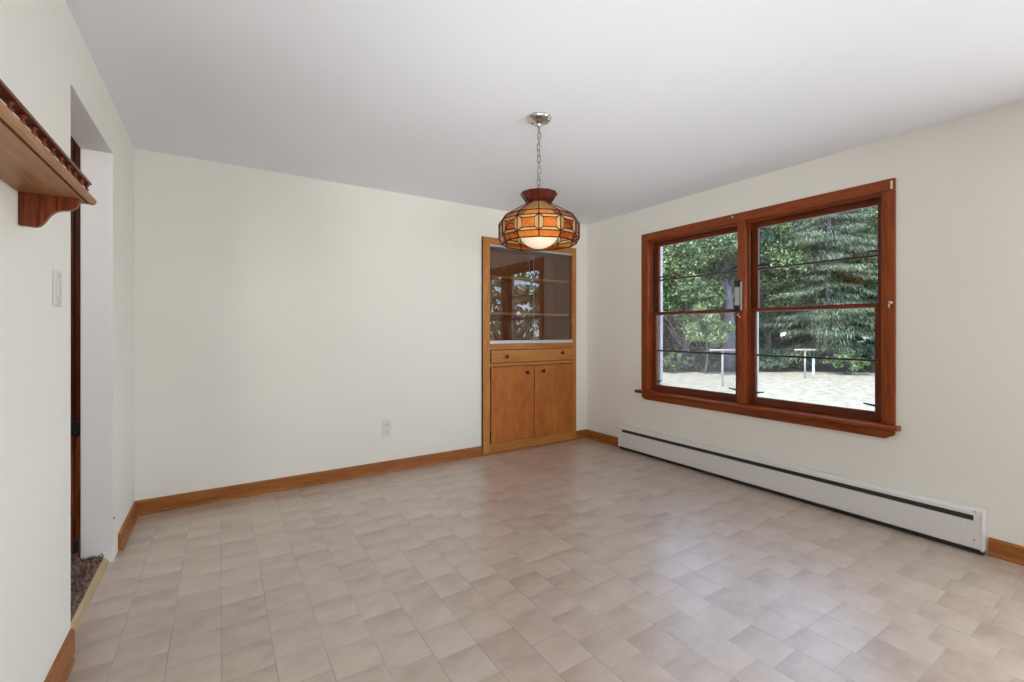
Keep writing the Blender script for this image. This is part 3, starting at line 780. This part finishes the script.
def deciduous_meshes(h, rx, z_low, n_lobes, n_leaf, leaf, mleaf, trunk_r, seed, mbark='bark'):
    global rng
    rng = np.random.default_rng(seed)
    zc, rz = (h+z_low)/2, (h-z_low)/2
    d = rng.normal(size=(n_lobes, 3)); d /= np.linalg.norm(d, axis=1, keepdims=True)
    rr = rng.uniform(.35, 1.0, (n_lobes, 1))**.6
    lc = d*rr*np.array([rx*.82, rx*.82, rz*.86]) + np.array([0, 0, zc])
    lr = rng.uniform(.16, .36, n_lobes)*min(rx, rz)
    idx = rng.integers(0, n_lobes, n_leaf)
    dd = rng.normal(size=(n_leaf, 3)); dd /= np.linalg.norm(dd, axis=1, keepdims=True)
    dd[:, 2] = np.where(dd[:, 2] < -.3, dd[:, 2]*.4, dd[:, 2])
    rad = rng.uniform(.62, 1.05, (n_leaf, 1))
    cent = lc[idx] + dd*rad*lr[idx][:, None]
    cent[:, 2] = np.maximum(cent[:, 2], .1)
    q = leaf_quads(cent, leaf, dd*.7 + np.array([0, 0, .35]))
    me = fast_mesh('foliage', q, M[mleaf])
    tr = MB()
    if trunk_r:
        pts = [(.15*math.sin(i*1.1), .12*math.cos(i*.9), h*.8*i/8 - .1) for i in range(9)]
        tr.tube(pts, [trunk_r*(1.25 if i == 0 else 1-.10*i) for i in range(9)], 10)
        order = np.argsort(lc[:, 2])[:max(4, n_lobes//3)]
        for j in order:
            z0 = max(z_low*.6, lc[j, 2]-rx*.6); p0 = Vector((0, 0, z0)); p1 = Vector(lc[j])
            mid = (p0+p1)/2 + Vector((0, 0, -.15))
            tr.tube([p0, mid, p1], [trunk_r*.38, trunk_r*.24, trunk_r*.08], 6)
    return me, tr

def make_tree(name, label, pos, h, rx, z_low, n_lobes, n_leaf, leaf, mleaf, trunk_r, seed, cat='tree', group='trees beyond the yard', mbark='bark'):
    t = thing(name, label, cat, (pos[0], pos[1], GZ), group)
    me, tr = deciduous_meshes(h, rx, z_low, n_lobes, n_leaf, leaf, mleaf, trunk_r, seed)
    link('foliage', me, t)
    if tr.v:
        o = tr.build('trunk', M[mbark], None, smooth=True); o.parent = t
    return t

def make_spruce(label, pos, h, rmax, z_low, seed, name='spruce_tree'):
    rg = np.random.default_rng(seed)
    t = thing(name, label, 'tree', (pos[0], pos[1], GZ), 'trees beyond the yard')
    tr = MB(); tr.tube([(0, 0, -.1), (0, 0, h*.5), (0, 0, h)], [.27, .17, .02], 10)
    tr.build('trunk', M['bark_pale'], None, smooth=True).parent = t
    br = MB(); cs = []; hang = []
    z = z_low
    while z < h-.4:
        f = (z-z_low)/(h-z_low); L_ = rmax*(1-f)**.8 + .25
        nb = rg.integers(6, 9); a0 = rg.uniform(0, 6.28)
        for i in range(nb):
            a = a0 + 6.283*i/nb + rg.normal(0, .18); L2 = L_*rg.uniform(.5, 1.12)
            pts = []
            zj = rg.normal(0, .28); dr_ = rg.uniform(.28, .58)
            for s in np.linspace(0, 1, 9):
                zz = z + zj + .10*L2*math.sin(s*1.2) - L2*dr_*s**1.6 + (.14*L2*max(0, s-.7)/.3)
                pts.append((math.cos(a)*L2*s, math.sin(a)*L2*s, zz))
            br.tube(pts, [.035*(1-.85*s) for s in np.linspace(0, 1, 9)], 5)
            P_ = np.array(pts); m_ = int(190*L2)
            ss = rg.uniform(.12, 1.0, m_)*8; k0 = np.minimum(ss.astype(int), 7); fr_ = (ss-k0)[:, None]
            base = P_[k0]*(1-fr_) + P_[k0+1]*fr_
            side = np.array([-math.sin(a), math.cos(a), 0])
            off = rg.normal(0, 1, m_)[:, None]*side*(.10+.26*L2*.35)
            ln = rg.uniform(.16, .55, m_)*(.6+.4*(1-f))
            wd = rg.uniform(.010, .026, m_)
            base = base + off - np.array([0, 0, 1])*np.abs(rg.normal(0, .05, m_))[:, None]
            dirv = np.stack([rg.normal(0, .28, m_)+math.cos(a)*.35, rg.normal(0, .28, m_)+math.sin(a)*.35, -np.ones(m_)*rg.uniform(.5, 1.1, m_)], -1)
            dirv /= np.linalg.norm(dirv, axis=1, keepdims=True)
            wv = np.cross(dirv, rg.normal(size=(m_, 3))); wv /= np.linalg.norm(wv, axis=1, keepdims=True)
            tip = base + dirv*ln[:, None]; midp = base + dirv*ln[:, None]*.45
            cs.append(np.stack([base, midp + wv*wd[:, None], tip, midp - wv*wd[:, None]], 1))
        z += rg.uniform(.45, .85)*(1.15-.5*f)
    br.build('boughs', M['bark'], None, smooth=True).parent = t
    link('needles', fast_mesh('needles', np.concatenate(cs), M['needle']), t)
    return t

make_spruce('tall grey green spruce with drooping boughs behind the right hand sashes', at(829, 31), 16.5, 5.2, 2.1, 3)
make_tree('maple_tree', 'leafy green maple at the left of the spruce, behind the clothesline post', at(768, 33), 12.8, 3.4, 2.6, 46, 44000, .11, 'leaf', .22, 21)
make_tree('maple_tree', 'bright green maple filling the left hand sashes', at(684, 31), 11.2, 3.6, 1.6, 50, 52000, .11, 'leaf', .2, 22)
make_tree('maple_tree', 'pale leafy young tree low in the left hand sashes', at(706, 28.8), 5.6, 1.6, .9, 18, 11000, .095, 'leaf_light', .07, 23)
make_tree('oak_tree', 'broad grey trunked oak behind the left sash stile', at(728, 32.5), 12.3, 3.2, 5.4, 30, 26000, .12, 'leaf_dark', .50, 24, mbark='bark_pale')
make_tree('maple_tree', 'green tree right of the spruce at the window edge', at(893, 30.5), 14.2, 3.2, 1.0, 54, 38000, .11, 'leaf', .2, 25)
make_tree('maple_tree', 'dark green tree at the far left of the left hand sashes', at(640, 33), 11.5, 3.4, 1.0, 44, 38000, .11, 'leaf', .22, 26)
bgs = [(625, 'dark wood edge tree leftmost behind the bright maple'), (675, 'dark wood edge tree behind the bright maple'), (725, 'dark wood edge tree behind the oak'),
       (775, 'dark wood edge tree behind the leafy maple'), (825, 'dark wood edge tree straight behind the spruce'), (880, 'dark wood edge tree behind the right hand tree'), (940, 'dark wood edge tree rightmost of the back row')]
src = None
for i, (px, lab) in enumerate(bgs):
    x, y = at(px, 40 + (i % 3)*1.5)
    if src is None:
        src = make_tree('wood_edge_tree', lab, (x, y), 16, 4.4, .0, 95, 60000, .16, 'leaf_dark', .25, 31)
        kids = [c for c in src.children]
    else:
        c = src.copy(); c.location = (x, y, GZ); c.rotation_euler = (0, 0, i*1.17); c['label'] = lab; COL.objects.link(c)
        for ch in kids:
            cc = ch.copy(); cc.parent = c; COL.objects.link(cc)
for px, dep, h, r_, ml, lab in ((846, 28.2, 1.7, 1.25, 'leaf_light', 'low green bush at the lawn edge right of the white stake'),
                                (872, 29.0, 1.5, 1.2, 'leaf_dark', 'dark bush at the lawn edge at the right of the window'),
                                (772, 30.2, 1.5, 1.5, 'leaf_dark', 'dark undergrowth bush left of the clothesline post'),
                                (800, 31.0, 1.4, 1.5, 'leaf_dark', 'dark undergrowth bush behind the clothesline post'),
                                (672, 29.5, 1.5, 1.4, 'leaf', 'green bush under the bright maple'),
                                (697, 30.0, 1.3, 1.3, 'leaf_dark', 'dark bush in the middle of the left hand sashes'),
                                (650, 30.5, 1.6, 1.5, 'leaf_dark', 'dark bush at the far left of the lawn edge')):
    make_tree('bush', lab, at(px, dep), h, r_, .0, 16, 4500, .10, ml, .05, int(px), cat='bush', group='bushes along the lawn edge')
us = None
for i, (px, lab) in enumerate(((618, 'wide dark thicket leftmost of those under the back row'), (660, 'wide dark thicket behind the left hand bushes'), (700, 'wide dark thicket left of the oak trunk'),
                               (742, 'wide dark thicket right of the oak trunk'), (784, 'wide dark thicket behind the clothesline post'), (826, 'wide dark thicket behind the spruce trunk'),
                               (868, 'wide dark thicket behind the low green bush'), (912, 'wide dark thicket rightmost of those under the back row'))):
    x, y = at(px, 35.5 + (i % 2)*.8)
    if us is None:
        us = make_tree('thicket', lab, (x, y), 5.2, 2.6, .0, 40, 20000, .14, 'leaf_dark', 0, 77, cat='bush', group='thickets under the back row'); uk = [c for c in us.children]
    else:
        c = us.copy(); c.location = (x, y, GZ); c.rotation_euler = (0, 0, i*1.3); c['label'] = lab; COL.objects.link(c)
        for ch in uk:
            cc = ch.copy(); cc.parent = c; COL.objects.link(cc)
# trees at the right of the house, mirrored in the hutch glass
for i, (x, y, lab) in enumerate(((19.5, -22, 'pale leafy tree mirrored at the left of the hutch glass'), (24, -17, 'pale leafy tree mirrored at the middle of the hutch glass'),
                                 (28.5, -11, 'pale leafy tree mirrored at the right of the hutch glass'))):
    make_tree('maple_tree', lab, (x, y), 14, 4.6, .4, 40, 4200, .26, 'leaf_light', .22, 41+i, group='trees at the side of the yard')

# clothesline posts
def tpost(pos, hh, label, rz):
    t = thing('clothesline_post', label, 'post', (pos[0], pos[1], GZ), 'clothesline posts')
    ca, sa = math.cos(rz), math.sin(rz)
    p = lambda s, z: (pos[0]+ca*s, pos[1]+sa*s, GZ+z)
    MB().tube([p(0, -.1), p(0, hh)], .045, 10).build('post', M['steel_post'], t, smooth=True)
    MB().tube([p(-.66, hh), p(.66, hh)], .055, 10).build('crossbar', M['steel_post'], t, smooth=True)
    for s in (-.6, .6):
        MB().tube([p(s, hh), p(s, hh-.09)], .012, 6).build('line_hook', M['alu'], t, smooth=True)
    return t
rr_ = math.radians(-YAW)
tpost(at(805, 25.9), 1.62, 'pale T shaped clothesline post in the right hand sashes', rr_+.15)
tpost(at(722.5, 22.2), 1.76, 'pale T shaped clothesline post in the left hand sashes', rr_+.1)
sx_, sy_ = at(813.5, 28)
tag(MB().tube([(sx_, sy_, GZ-.1), (sx_, sy_, GZ+1.05), (sx_, sy_, GZ+1.10)], [.075, .075, .03], 10).build('marker_stake', M['stake'], origin=(sx_, sy_, GZ), smooth=False),
    'short bluish white stake at the lawn edge beside the clothesline post', 'stake')

for o in list(bpy.data.objects):
    if '_wo' in o: del o['_wo']
